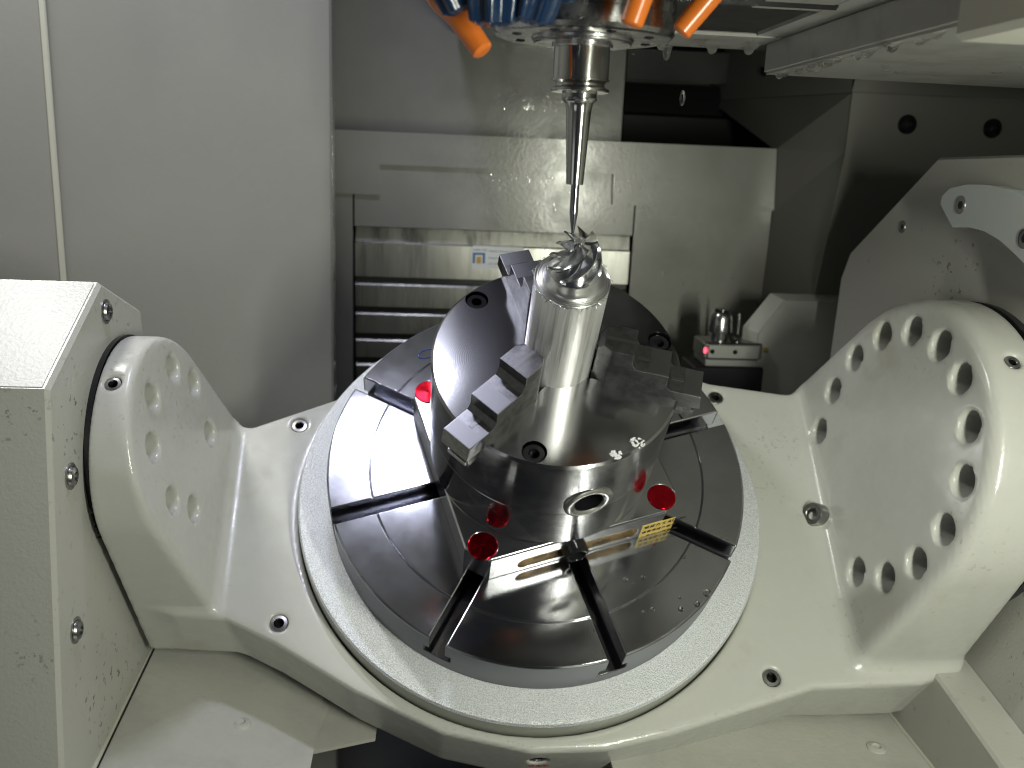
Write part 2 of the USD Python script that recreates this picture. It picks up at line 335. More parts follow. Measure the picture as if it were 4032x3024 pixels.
# stepped block on the right with a sloping left edge
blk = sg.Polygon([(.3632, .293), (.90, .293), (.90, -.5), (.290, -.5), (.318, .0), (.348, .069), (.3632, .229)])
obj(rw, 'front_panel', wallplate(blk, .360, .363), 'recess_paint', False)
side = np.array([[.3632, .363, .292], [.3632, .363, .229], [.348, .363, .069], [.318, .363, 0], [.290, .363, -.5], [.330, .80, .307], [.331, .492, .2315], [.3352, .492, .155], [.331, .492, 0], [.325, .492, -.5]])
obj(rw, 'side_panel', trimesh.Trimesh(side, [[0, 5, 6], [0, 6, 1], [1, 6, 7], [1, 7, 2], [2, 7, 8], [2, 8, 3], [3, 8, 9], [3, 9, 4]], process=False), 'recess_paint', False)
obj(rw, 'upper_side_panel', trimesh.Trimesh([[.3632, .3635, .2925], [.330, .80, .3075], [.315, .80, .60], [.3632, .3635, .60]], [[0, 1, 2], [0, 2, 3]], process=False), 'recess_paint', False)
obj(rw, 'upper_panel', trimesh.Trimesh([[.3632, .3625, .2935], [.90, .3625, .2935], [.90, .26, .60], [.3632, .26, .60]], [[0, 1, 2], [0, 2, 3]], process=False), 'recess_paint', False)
for y, z in ((.60, .334), (.475, .328)):
    obj(rw, 'bolt', xf(cat(*button_screw(.0075)), at(.3632-.033*(y-.363)/.437, y, z, frame_z((-1, 0, 0)))), 'screw_dark')
obj(rw, 'outer_panel', box(.90, .92, -1.1, .8, -.6, .95), 'wall_paint')
for x, z in ((.429, .262), (.527, .262)):
    w, h = button_screw(.0105)
    q = obj(rw, 'bolt', xf(w, at(x, .360, z, frame_z((0, -1, 0)))), 'screw_dark', label='dark bolt head'); obj(q, 'bolt_head', xf(h, at(x, .360, z, frame_z((0, -1, 0)))), 'screw_dark')
structure('ceiling', box(-.97, .92, -1.0, .81, .95, .97), 'cover_paint')
# sloping chip guards under the cradle
def sheet(pts, th=.003):
    pts = np.array(pts, float); nrm = np.cross(pts[1]-pts[0], pts[2]-pts[0]); nrm /= np.linalg.norm(nrm); k = len(pts)
    if nrm[2] < 0: pts = pts[::-1]; nrm = -nrm
    V = np.vstack([pts, pts-nrm*th]); F = [[0, i, i+1] for i in range(1, k-1)]+[[k, k+i+1, k+i] for i in range(1, k-1)]
    for i in range(k): j = (i+1) % k; F += [[i, k+i, k+j], [i, k+j, j]]
    return trimesh.Trimesh(V, F, process=False)
fl = st_group('floor', 'glossy grey sloping sheet metal chip guards under the cradle')
obj(fl, 'left_guard', sheet([(-.304, -.40, -.238), (-.304, .06, -.184), (-.304, .24, -.163), (-.167, .24, -.187), (-.167, -.05, -.2245), (-.167, -.40, -.262)]), 'floor_paint', False)
obj(fl, 'left_guard_tab', sheet([(-.167, -.05, -.2245), (-.120, -.026, -.2300), (-.120, .24, -.205), (-.167, .24, -.187)]), 'floor_paint', False)
obj(fl, 'right_guard', sheet([(.2995, -.40, -.224), (.2995, .24, -.2235), (.055, .24, -.215), (.055, -.40, -.224)]), 'floor_paint', False)
for x, y, z in ((-.2195, -.035, -.2118), (.2655, -.055, -.2236)): obj(fl, 'screw_head', xf(lathe([(0, 0), (.0078, 0), (.0070, .0022), (.0045, .0030), (.0035, .0030), (.0030, .0015), (0, .0015)], 28), at(x, y, z)), 'floor_paint')
obj(fl, 'seam_bead', tube([(-.3035, .036, -.1865), (-.3035, -.02, -.1930), (-.3035, -.10, -.2025), (-.3035, -.22, -.217)], [.0010, .0014, .0022, .0024], 8), 'sealant', True)
obj(fl, 'seam_gap', tube([(-.3012, .036, -.1863), (-.3008, -.10, -.2018), (-.3008, -.22, -.2164)], .0006, 6), 'gap_black', True)
obj(fl, 'right_seam_bead', tube([(.299, .20, -.2232), (.299, -.20, -.2238)], .0016, 8), 'sealant', True)
obj(fl, 'trough', box(-.55, .75, -1.2, .5, -.56, -.55), 'dark_paint')

#SECTION way cover
wc = thing('way_cover', 'telescopic steel way cover with stepped ribbed panels in the back wall', 'way cover')
SL = [(.0582, .1185, 0), (.0198, .0505, .004), (-.0152, .0125, .008), (-.0476, -.0225, .012), (-.082, -.056, .016), (-.116, -.090, .020), (-.150, -.124, .024), (-.190, -.158, .028)]
for i, (z0, z1, dy) in enumerate(SL):
    y = .500+dy
    prof = [(y, z0), (y, z1-.004), (y+.003, z1), (y+.02, z1), (y+.02, z0)] if i else [(y, z0), (y, .0995), (y+.005, .1010), (y+.009, z1), (y+.02, z1), (y+.02, z0)]
    m = swap_x(trimesh.creation.extrude_polygon(sg.Polygon(prof), .3442, engine='earcut')); m.apply_translation([-.1845, 0, 0])
    q = obj(wc, 'slat', m, 'slat_steel', 20)
    obj(q, 'wiper_strip', box(-.184, .159, y+.0045, y+.018, z0-.0075, z0-.0003), 'wiper_dark')
stk = thing('maker_sticker', 'small white sticker with blue and gold arch emblem on the top way cover panel', 'sticker', at(-.0405, .4996, .0722))
rr_ = sg.box(.0035, .0035, .0635, .0255).buffer(.003)
def upright(m):      # xy drawing -> standing plate facing -y
    v = m.vertices; t = trimesh.Trimesh(np.stack([v[:, 0], -v[:, 2], v[:, 1]], 1), m.faces, process=False); return t
obj(stk, 'sheet', upright(trimesh.creation.extrude_polygon(rr_, .0004, engine='earcut')), 'sticker_white', False)
def ex(poly, h, z=0.): m = trimesh.creation.extrude_polygon(poly, h, engine='earcut'); m.apply_translation([0, 0, z]); return m
arch = sg.box(.0018, .0068, .0172, .0200).difference(sg.box(.0048, .0, .0142, .0172))
obj(stk, 'emblem_arch', upright(ex(arch, .0003, .0004)), 'ink_blue_dark', False)
obj(stk, 'emblem_square', upright(ex(sg.box(.0064, .0066, .0126, .0150), .0003, .0004)), 'ink_gold', False)
def words(t, h, x, y, z=.0004, bold=True): m = meshkit.text_mesh(t, h, .0002, bold); m.apply_translation([x, y, z]); return m
obj(stk, 'lettering', upright(cat(words('HEMA-TEC', .0023, .0020, .0222), words('Protection Technology (Shanghai)', .0018, .0215, .0216), words('Perfect Protection', .0018, .0215, .0130), words('www.hema-tec', .0016, .0215, .0060), words('------------', .0010, .0020, .0040))), 'ink_grey', False)

#SECTION headstock cover, upper right
hc = thing('headstock_cover', 'pale grey boxed cover hanging at the upper right with wet underside', 'machine cover')
obj(hc, 'underside_panel', sheet([(.166, .067, .2800), (.60, .080, .2800), (.60, -.40, .2800), (.166, -.40, .2800)], .002), 'cover_paint', False)
obj(hc, 'side_panel', box(.164, .166, -.40, .067, .2795, .300, .0006), 'cover_paint')
obj(hc, 'upper_side_panel', box(.1445, .1635, -.33, .0315, .3005, .303), 'cover_paint')
obj(hc, 'cross_rail', box(.0, .1635, .032, .105, .2995, .3025, .0008), 'cover_paint')
obj(hc, 'corner_plate', box(.102, .1440, -.40, -.082, .3004, .303, .0008), 'cover_paint')
obj(hc, 'end_block', box(.146, .30, -.46, -.235, .266, .30, .003), 'white_block')
bl = thing('bellows', 'black folded rubber bellows above the droplet lined rail', 'bellows')
zz = []
for k in range(11): zz.append((-.30+k*.022, .300 if k % 2 else .312))
zz = sg.LineString(zz).buffer(.0015, cap_style=2, join_style=2)
mm = swap_x(trimesh.creation.extrude_polygon(zz, .14, engine='earcut')); mm.apply_translation([.006, 0, 0])
obj(bl, 'folds', mm, 'black_bellows', 20)
obj(bl, 'frame', box(-.06, .164, -.44, .06, .325, .345), 'black_bellows')
obj(hc, 'upper_casing', box(-.065, .62, -.24, .60, .36, .55), 'cover_paint')
db = thing('rear_bellows', 'black bellows panel in the dark gap behind the spindle', 'bellows')
for k in range(9):
    obj(db, 'fold', xf(box(.166, .60, -.003, .003, 0, .045, .001), at(0, .74+.01*(k % 2), .235+.046*k, np.array([[1, 0, 0], [0, math.cos(.25*(-1)**k), -math.sin(.25*(-1)**k)], [0, math.sin(.25*(-1)**k), math.cos(.25*(-1)**k)]]))), 'black_bellows', False)

#SECTION left housing
LHX = -.304
lh = thing('left_bearing_housing', 'pale painted bearing housing with sloping top at the left edge', 'machine housing')
prof = sg.Polygon([(-.175, -.50), (-.1365, -.1375), (-.116, .0667), (-.0226, .1166), (.0560, .0850), (.064, .02), (.064, -.50)])
m = swap_x(trimesh.creation.extrude_polygon(prof, .40, engine='earcut')); m.apply_translation([LHX-.40, 0, 0])
hull = trimesh.convex.convex_hull(np.vstack([np.c_[np.full(7, LHX), np.array(prof.buffer(-.0025, join_style=2).exterior.coords)[:7]], np.c_[np.full(7, LHX-.0025), np.array(prof.exterior.coords)[:7]], np.c_[np.full(7, LHX-.40), np.array(prof.exterior.coords)[:7]]]))
obj(lh, 'body', hull, 'housing_paint', 25)
tp = np.array([[LHX-.004, -.1150, .0672], [LHX-.004, -.0242, .1158], [LHX-.39, -.0242, .1158], [LHX-.39, -.1150, .0672]])+np.array([0, -.4714, .8819])*.0005
obj(lh, 'top_plate', trimesh.Trimesh(tp, [[0, 1, 2], [0, 2, 3]], process=False), 'housing_top', False)
for (y, z) in ((-.018, .096), (-.0955, .0056), (-.106, -.094)):
    R = frame_z((1, 0, 0)); w, h = [xf(t_, at(R=np.diag([1, 1, .55]))) for t_ in button_screw(.0086)]
    q = obj(lh, 'screw', xf(w, at(LHX, y, z, R)), 'washer_steel'); obj(q, 'screw_head', xf(h, at(LHX, y, z, R)), 'screw_steel')
obj(lh, 'seal_ring', xf(lathe([(.0, 0), (.0745, 0), (.0755, .0044), (.0, .0044)], 96), at(-.3042, 0, 0, frame_z((1, 0, 0)))), 'black_rubber')

#SECTION right housing
rh = thing('right_drive_housing', 'large cream octagonal drive housing plate at the right edge', 'machine housing')
rp = sg.Polygon([(-.35, .2315), (.1080, .2233), (.2511, .1300), (.2651, .1024), (.270, -.05), (.20, -.22), (.19, -.50), (-.35, -.50)])
def xplate(poly, x0, x1, bev):
    A = np.array(poly.exterior.coords)[:-1]; B = np.array(poly.buffer(-bev, join_style=2).exterior.coords)[:-1]
    V = np.vstack([np.c_[np.full(len(A), x1), A], np.c_[np.full(len(A), x0+bev), A], np.c_[np.full(len(B), x0), B]]); return trimesh.convex.convex_hull(V)
obj(rh, 'plate', xplate(rp, .3335, .60, .002), 'housing_paint', 25)
obj(rh, 'seal_ring', xf(lathe([(0, 0), (.1165, 0), (.1175, .0070), (0, .0070)], 96), at(.3337, 0, 0, frame_z((-1, 0, 0)))), 'black_rubber')
obj(rh, 'lower_skirt', xplate(sg.Polygon([(-.40, -.212), (-.139, -.171), (-.071, -.158), (.02, -.145), (.12, -.19), (.12, -.50), (-.40, -.50)]), .300, .3332, .002), 'housing_paint', 25)
for (y, z) in ((.1516, .1628),):
    a_, b_ = flush_screw(.0050); Mx = at(.3335, y, z, frame_z((-1, 0, 0))); q = obj(rh, 'screw', xf(a_, Mx), 'screw_steel'); obj(q, 'hex_socket', xf(b_, Mx), 'screw_dark', False)
ar = thing('nylon_stop', 'curved white nylon stop bolted to the octagonal housing plate', 'stop bracket')
arc = []
c0, c1, rad = (.028, .122), None, None
outer = [(.0693, .1864), (.0687, .1928), (.0586, .1994), (.0344, .2030), (.0069, .2033), (-.0155, .2009), (-.0379, .1953), (-.065, .177), (-.09, .143)]
inner = [(-.07, .122), (-.0500, .1524), (-.0372, .1578), (-.0180, .1652), (.0036, .1702), (.0254, .1715), (.0465, .1698), (.0600, .1794)]
apoly = sg.Polygon(outer+inner).buffer(.003).buffer(-.003)
m = swap_x(trimesh.creation.extrude_polygon(apoly, .0128, engine='earcut')); m.apply_translation([.3203, 0, 0])
obj(ar, 'body', m, 'white_nylon', 30)
for (y, z) in ((.0401, .1873), (-.0454, .1690)):
    a_, b_ = flush_screw(.0062); Mx = at(.3203, y, z, frame_z((-1, 0, 0))); q = obj(ar, 'screw', xf(a_, Mx), 'bright_steel'); obj(q, 'hex_socket', xf(b_, Mx), 'screw_dark', False)

br = thing('side_bracket', 'cream boxed bracket with chamfered corner behind the cradle', 'bracket')
bp = sg.Polygon([(.288, -.30), (.280, .028), (.306, .0665), (.42, .0665), (.42, -.30)])
obj(br, 'front_plate', wallplate(bp, .338, .342), 'cast_paint', False)
obj(br, 'return_plate', trimesh.Trimesh([[.288, .342, -.30], [.280, .342, .028], [.306, .342, .0665], [.42, .342, .0665], [.278, .3595, -.30], [.268, .3595, .032], [.296, .3595, .0715], [.42, .3595, .0715]], [[0, 1, 5], [0, 5, 4], [1, 2, 6], [1, 6, 5], [2, 3, 7], [2, 7, 6]], process=False), 'cast_paint', False)

#SECTION tool setter
tsx = thing('tool_setter', 'small silver tool length setter with glowing red light on a black block', 'tool setter', at(.2065, .33, -.044))
obj(tsx, 'base', box(0, .0805, .0, .055, -.16, .0345, .0015), 'base_black')
obj(tsx, 'foot_plate', box(.013, .073, .002, .05, .0347, .043, .001), 'sensor_silver')
q = obj(tsx, 'body', box(.010, .078, .004, .046, .0432, .0615, .0015), 'screw_steel')
obj(q, 'face_plate', box(.0145, .073, -.001, .0038, .0445, .0600, .0008), 'sensor_silver')
for x in (.019, .045): obj(q, 'screw', xf(cyl(.0026, 0, .0012, 20, .0003), at(x, -.0012, .0525, frame_z((0, -1, 0)))), 'screw_dark')
q = obj(tsx, 'probe', xf(lathe([(.0, 0), (.0095, 0), (.0098, .006), (.0098, .009), (.0135, .0095), (.0138, .013), (.0130, .0185), (.0126, .0255), (.0105, .031), (.0085, .0325), (.0, .0325)], 48), at(.0325, .020, .0616)), 'bright_steel')
obj(q, 'probe_cap', xf(lathe([(.0, 0), (.0082, 0), (.0078, .003), (0, .0032)], 32), at(.0325, .020, .0942)), 'screw_dark')
obj(tsx, 'air_pin', xf(cyl(.0017, 0, .031, 16, .0005), at(.0535, .022, .0616)), 'bright_steel')
obj(tsx, 'hose_clip', xf(lathe([(.0028, -.002), (.0052, -.002), (.0052, .002), (.0028, .002), (.0028, -.002)], 24), at(.0465, .012, .0665, frame_z((0, -1, .2)))), 'screw_dark')
obj(tsx, 'cable_gland', xf(lathe([(0, 0), (.0072, 0), (.0072, .006), (.0058, .0065), (.0058, .0105), (0, .0105)], 32), at(.0782, .018, .0535, frame_z((1, 0, 0)))), 'base_black')
obj(tsx, 'brass_ring', xf(lathe([(.0035, 0), (.0045, 0), (.0045, .006), (.0035, .006)], 24), at(.080, .0115, .0535, frame_z((1, 0, 0)))), 'brass')
obj(tsx, 'indicator_light', xf(trimesh.creation.icosphere(2, 1.), at(.0122, .0035, .0525, np.diag([.0018, .0018, .0034]))), 'led_red', True)

#SECTION cradle
cr = thing('trunnion_cradle', 'big cream painted cast cradle carrying the tilted rotary table', 'machine cradle', TABLE)
def sd_poly(P, poly):
    """signed distance of 2-D points to a polygon"""
    V = np.asarray(poly, np.float32); d = np.full(len(P), 1e9, np.float32); s = np.ones(len(P), np.float32)
    for i in range(len(V)):
        a, b = V[i], V[i-1]; e = b-a; w = P-a; t = np.clip((w@e)/(e@e), 0, 1); q = w-t[:, None]*e; d = np.minimum(d, (q*q).sum(1))
        c = np.stack([P[:, 1] >= a[1], P[:, 1] < b[1], e[0]*w[:, 1] > e[1]*w[:, 0]]); s = np.where(c.all(0) | (~c).all(0), -s, s)
    return s*np.sqrt(d)
def smin(a, b, k): h = np.clip(.5+.5*(b-a)/k, 0, 1); return b+(a-b)*h-k*h*(1-h)
def smax(a, b, k): return -smin(-a, -b, k)
def surface_nets(F, org, h):
    nx, ny, nz = F.shape; S = F < 0
    c = np.zeros((nx-1, ny-1, nz-1), np.uint8)
    for i in (0, 1):
        for j in (0, 1):
            for k in (0, 1): c += S[i:nx-1+i, j:ny-1+j, k:nz-1+k]
    act = (c > 0) & (c < 8); ids = -np.ones(act.shape, np.int64); I = np.argwhere(act); ids[act] = np.arange(len(I))
    acc = np.zeros((len(I), 3)); cnt = np.zeros(len(I))
    cor = [(i, j, k) for i in (0, 1) for j in (0, 1) for k in (0, 1)]
    val = {q: F[I[:, 0]+q[0], I[:, 1]+q[1], I[:, 2]+q[2]] for q in cor}
    for a in cor:
        for ax in range(3):
            if a[ax]: continue
            b = list(a); b[ax] = 1; b = tuple(b); fa, fb = val[a], val[b]; x = (fa < 0) != (fb < 0); t = np.where(x, fa/np.where(x, fa-fb, 1), 0)
            p = np.tile(np.array(a, float), (len(I), 1)); p[:, ax] += t; acc[x] += p[x]; cnt[x] += 1
    V = org+(I+acc/cnt[:, None])*h; faces = []
    for ax in range(3):
        u, w = (ax+1) % 3, (ax+2) % 3; A = np.take(S, range(0, S.shape[ax]-1), ax); B = np.take(S, range(1, S.shape[ax]), ax)
        E = np.argwhere(A != B); E = E[(E[:, u] > 0) & (E[:, w] > 0) & (E[:, u] < S.shape[u]-1) & (E[:, w] < S.shape[w]-1)]
        q = []
        for du, dw in ((0, 0), (-1, 0), (-1, -1), (0, -1)):
            z = E.copy(); z[:, u] += du; z[:, w] += dw; q.append(ids[z[:, 0], z[:, 1], z[:, 2]])
        q = np.stack(q, 1); fl_ = A[E[:, 0], E[:, 1], E[:, 2]]; q[~fl_] = q[~fl_][:, ::-1]; faces.append(q)
    Q = np.vstack(faces); return V, np.vstack([Q[:, [0, 1, 2]], Q[:, [0, 2, 3]]])
HS = .0021; org = np.array([-.31, -.235, -.235]); N = (np.array([.345, .215, .135])-org)/HS; N = N.astype(int)
gx, gv, gn = [(org[i]+HS*np.arange(N[i])).astype(np.float32) for i in range(3)]
X, Vv, Nn = gx[:, None, None], gv[None, :, None], gn[None, None, :]
FLOOR = -.085
plan = [(-.30, -.072), (-.287, -.089), (-.268, -.0975), (-.2310, -.1010), (-.194, -.1185), (-.132, -.155), (-.070, -.184), (-.007, -.198), (.045, -.1965), (.091, -.187), (.205, -.1545), (.290, -.1515), (.320, -.142), (.335, -.115), (.330, .115), (.237, .118), (.171, .128), (.08, .165), (-.05, .160), (-.150, .109), (-.234, .0705), (-.30, .07)]
gxv = np.stack(np.meshgrid(gx, gv, indexing='ij'), -1).reshape(-1, 2)
sp = sd_poly(gxv, plan).reshape(len(gx), len(gv))[:, :, None]
under = np.maximum(0, -.150-Nn)*.25
nb_ = np.interp(X, [-.30, -.26, -.233, -.138, 0, .113, .233, .298, .325], [-.145, -.147, -.152, -.192, -.190, -.187, -.182, -.160, -.138]).astype(np.float32)
slab = smax(smax(sp+under, Nn-FLOOR, .005), nb_-Nn, .010)
def arm(circ, rad, base):
    P = sg.Point(circ).buffer(rad, 48).union(sg.MultiPoint(base)).convex_hull
    gvn = np.stack(np.meshgrid(gv, gn, indexing='ij'), -1).reshape(-1, 2)
    return sd_poly(gvn, np.array(P.exterior.coords)[:-1]).reshape(len(gv), len(gn))[None]
aL = arm((-.006, .001), .0785, [(-.102, -.145), (.078, -.12), (.06, -.145)])
aR = arm((-.002, 0), .1195, [(-.148, -.150), (.132, -.110), (.12, -.150)])
inL = (X+.2609)+.049*Vv+.199*Nn; inL = inL/np.float32(math.sqrt(1+.049**2+.199**2))
inR = (.2642-X)+.051*Vv+.187*Nn; inR = inR/np.float32(math.sqrt(1+.051**2+.187**2))
L_ = smax(smax(aL, inL, .0055), -.2997-X, .004)
R_ = smax(smax(aR, inR, .011), X-.3265, .010)
F = smin(smin(slab, L_, .009), R_, .012)
F = smax(F, -.2997-X, .004); F = smax(F, X-.3265, .004)
# recess for the rotary table
rad2 = np.sqrt(X*X+Vv*Vv)
F = smax(F, -np.maximum(rad2-.1868, -.118-Nn), .004)
LH = [(.0403, .0319, -.2692), (.0523, -.0019, -.2631), (.0007, .0512, -.2711), (-.0315, .0391, -.2671), (.0321, -.0398, -.2545), (-.0509, .0013, -.2587), (-.0394, -.0310, -.2528)]
RH = [(.0945, -.0027, .2685), (.0876, .0346, .2751), (.0665, .0658, .2799), (.0356, .0864, .2822), (0, .0940, .2818), (-.0357, .0873, .2787), (-.0667, .0680, .2735), (.0870, -.0392, .2613), (.0651, -.0691, .2546), (-.0878, .0390, .2670), (-.0962, .0044, .2602), (-.0907, -.0312, .2538), (-.0715, -.0625, .2489)]
for H, rr, dep, sg_ in ((LH, .0098, .020, -1), (RH, .0110, .024, 1)):
    for (v_, n_, x_) in H:
        d = np.sqrt((Vv-v_)**2+(Nn-n_)**2)-rr; lo, hi = (x_-dep, x_+.05) if sg_ < 0 else (x_-.05, x_+dep)
        i0, i1 = np.searchsorted(gx, [lo-.01, hi+.01]); j0, j1 = np.searchsorted(gv, [v_-.02, v_+.02]); k0, k1 = np.searchsorted(gn, [n_-.02, n_+.02])
        sub = np.maximum(d[:, j0:j1, k0:k1], np.maximum(lo-X[i0:i1], X[i0:i1]-hi)); F[i0:i1, j0:j1, k0:k1] = smax(F[i0:i1, j0:j1, k0:k1], -sub, .0015)
SCR = [((-.1953, .0724, FLOOR), (0, 0, 1), .0062), ((-.1914, -.1041, FLOOR), (0, 0, 1), .0062), ((.1748, .1118, FLOOR), (0, 0, 1), .0062), ((.1742, -.1460, FLOOR), (0, 0, 1), .0062),
       ((-.289, -.008, .0783), (0, -.05, 1), .0050), ((.306, -.0036, .1190), (0, -.02, 1), .0050), ((-.0008, -.1975, -.1085), (0, -1, 0), .0062)]
for c_, d_, r_ in SCR:
    c_ = np.array(c_); d_ = np.array(d_, float); d_ /= np.linalg.norm(d_); i0 = [np.searchsorted(g_, c_[k]-.016) for k, g_ in enumerate((gx, gv, gn))]; i1 = [np.searchsorted(g_, c_[k]+.016) for k, g_ in enumerate((gx, gv, gn))]
    sl = tuple(slice(a, b) for a, b in zip(i0, i1)); G = np.stack(np.meshgrid(gx[sl[0]], gv[sl[1]], gn[sl[2]], indexing='ij'), -1)-c_; ax_ = G@d_; rad_ = np.sqrt(np.maximum((G*G).sum(-1)-ax_**2, 0))
    F[sl] = smax(F[sl], -np.maximum(rad_-r_*1.12, -ax_-.008), .0015)
F = np.ascontiguousarray(F, np.float32); F[[0, -1]] = 1; F[:, [0, -1]] = 1; F[:, :, [0, -1]] = 1
cv, cf = surface_nets(F, org, HS)
obj(cr, 'body', trimesh.Trimesh(cv, cf, process=False), 'cast_paint', True)
for (v_, n_, x_) in LH: obj(cr, 'bolt_hole_plug', xf(lathe([(0, .0002), (.0093, .0002), (.0093, -.003)], 24), at(x_-.0190, v_, n_, frame_z((1, 0, 0)))), 'hole_plug')
for (v_, n_, x_) in RH: obj(cr, 'bolt_head', xf(lathe([(.0040, -.004), (.0040, .0045), (.0075, .005), (.0082, .004), (.0082, -.002)], 24), at(x_+.0235, v_, n_, frame_z((-1, 0, 0)))), 'screw_dark')
for k, (c_, d_, r_) in enumerate(SCR):
    d_ = np.array(d_, float)/np.linalg.norm(d_); p_ = np.array(c_)-d_*.0022; Rr = frame_z(d_)
    q = obj(cr, 'set_screw' if k < 6 else 'oil_plug', xf(lathe([(r_*1.15, -.004), (r_*1.15, 0), (r_*.98, .0012), (r_*.62, .0014), (r_*.54, .0004)], 36), at(*p_, Rr)), 'screw_steel')
    obj(q, 'hex_socket', xf(lathe([(r_*.54, .0005), (r_*.54, -.004), (0, -.0042)][::-1], 6), at(*p_, Rr)), 'screw_dark', False)
R = frame_z((.75, 0, -.66)); R = frame_z((-.80, -.15, .55))
q = obj(cr, 'cap_screw', xf(lathe([(0, -.012), (.0098, -.012), (.0098, .006), (.0088, .0075), (.0056, .0075), (.0050, .0068), (.0048, -.001), (0, -.001)], 30), at(.2400, -.0100, -.0835, R)), 'screw_steel')
Rf = frame_z((0, -1, -.0), (0, 0, 1)); Rf = np.array([[1, 0, 0], [0, 0, -1], [0, 1, 0]], float)   # local x right, y up, z out of the front face
hz, wd = hanzi('注油孔', .0042); hz.apply_translation([-wd/2+.001, 0, 0])
obj(cr, 'oil_hole_lettering', xf(hz, at(.0005, -.1984, -.1195, Rf)), 'ink_red', False)

#SECTION rotary table
rtb = thing('rotary_table', 'round steel rotary table with radial T slots and grey cast rim', 'rotary table', TURNED)
HP, HB, HR = -.0258, -.0655, -.0665          # plate top, plate foot, rim top
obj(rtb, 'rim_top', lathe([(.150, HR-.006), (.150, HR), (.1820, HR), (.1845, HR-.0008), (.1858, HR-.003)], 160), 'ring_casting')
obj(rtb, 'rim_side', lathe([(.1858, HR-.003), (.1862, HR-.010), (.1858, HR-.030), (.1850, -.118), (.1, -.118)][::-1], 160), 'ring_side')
plate = M2(lathe([(0, HB), (.1600, HB), (.1600, HP-.0011), (.1590, HP), (.1290, HP), (.1282, HP-.0012), (.1274, HP), (.0, HP)], 192))
for k in range(8):
    a = k*pi/4; Mx = at(R=rz(a))
    up_ = box(.030, .20, -.0063, .0063, HP-.020, HP+.01); lo_ = box(.030, .20, -.0108, .0108, HP-.0275, HP-.0175)
    ch = trimesh.convex.convex_hull([(r, sy*w, z) for r in (.03, .20) for sy in (-1, 1) for (w, z) in ((.0058, HP-.0011), (.0085, HP+.0010))])
    for t_ in (up_, lo_, ch): plate = plate-M2(xf(t_, Mx))
obj(rtb, 'plate', T2(plate), 'plate_steel', 25)
skirt = M2(lathe([(.1594, HB+.0002), (.1604, HB+.0002), (.1604, HP-.0013), (.1594, HP-.0013), (.1594, HB+.0002)], 192))
for k in range(8):
    for t_ in (box(.12, .20, -.0063, .0063, HP-.020, HP+.01), box(.12, .20, -.0108, .0108, HP-.0275, HP-.0175)): skirt = skirt-M2(xf(t_, at(R=rz(k*pi/4))))
obj(rtb, 'plate_rim', T2(skirt), 'rim_steel', 25)
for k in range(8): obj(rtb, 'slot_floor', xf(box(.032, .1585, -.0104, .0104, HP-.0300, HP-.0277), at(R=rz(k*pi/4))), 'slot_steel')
ang = np.linspace(.2, 2*pi+.05, 26); el = np.stack([.0078*np.cos(ang)*(1+.06*np.sin(2*ang)), .0042*np.sin(ang), np.full(26, .0)], 1)
obj(rtb, 'marker_loop', xf(tube(el, .0005, 6), at(-.1332*math.cos(.0)*.955, .0530, HP+.0001, rz(.9))), 'ink_blue', True, 'blue felt pen loop')

#SECTION zero point fixture
fx = thing('clamping_fixture', 'square aluminium quick change clamping base with red corner caps and yellow label', 'clamping base', TURNED)
HF = .0040; a_, c_ = .0805, .0145
sq = sg.Polygon([(a_, -a_+c_), (a_, a_-c_), (a_-c_, a_), (-a_+c_, a_), (-a_, a_-c_), (-a_, -a_+c_), (-a_+c_, -a_), (a_-c_, -a_)])
A8 = np.array(sq.exterior.coords)[:-1]; B8 = np.array(sq.buffer(-.0012, join_style=2).exterior.coords)[:-1]
fxm = M2(trimesh.convex.convex_hull(np.vstack([np.c_[A8, np.full(8, HP+.0008)], np.c_[A8, np.full(8, HF-.0012)], np.c_[B8, np.full(8, HF)]])))
stad = sg.LineString([(-.0385, -.0150), (.0405, -.0150)]).buffer(.0068, 16)
def front_plate(poly, depth, d0):          # drawing in (x,height) on the front face, which looks along -y; from d0 outwards
    v = trimesh.creation.extrude_polygon(poly, depth, engine='earcut').vertices; t = trimesh.creation.extrude_polygon(poly, depth, engine='earcut')
    return trimesh.Trimesh(np.stack([t.vertices[:, 0], -d0-t.vertices[:, 2], t.vertices[:, 1]], 1), t.faces, process=False)
fcut = front_plate(stad, .02, a_-.008); fcut.fix_normals()
fxm = fxm-M2(fcut)
for sx in (-1, 1):
    for sy in (-1, 1): fxm = fxm-M2(xf(cyl(.01055, HF-.0015, HF+.01, 48), at(sx*.0681, sy*.0681, 0)))
FRONT = rz(-pi/4*0)
FXM = T2(fxm)
# the front face looks along the slot that points to the operator: turn the body so that -y becomes that slot's direction
TURN = rz(-pi/4+pi/2)
obj(fx, 'body', xf(FXM, at(R=TURN)), 'fixture_aluminium', 25)
for sx in (-1, 1):
    for sy in (-1, 1):
        q = obj(fx, 'red_cap', xf(lathe([(0, HF-.0015), (.0103, HF-.0015), (.0103, HF+.0001), (.0100, HF+.0004)]+[(.0098-.00012*i, HF+.00045+.000030*math.cos(i*pi/3.5)) for i in range(70)]+[(.0012, HF+.0004), (.0010, HF-.0003), (0, HF-.0003)], 64), at(sx*.0681, sy*.0681, 0, np.eye(3)) if False else at(*(TURN@np.array([sx*.0681, sy*.0681, 0])))), 'red_anodised')
sc = front_plate(sg.LineString([(-.0380, -.0150), (.0400, -.0150)]).buffer(.0062, 12), .0006, a_-.0078)
obj(fx, 'scale_plate', xf(sc, at(R=TURN)), 'gold_scale', False)
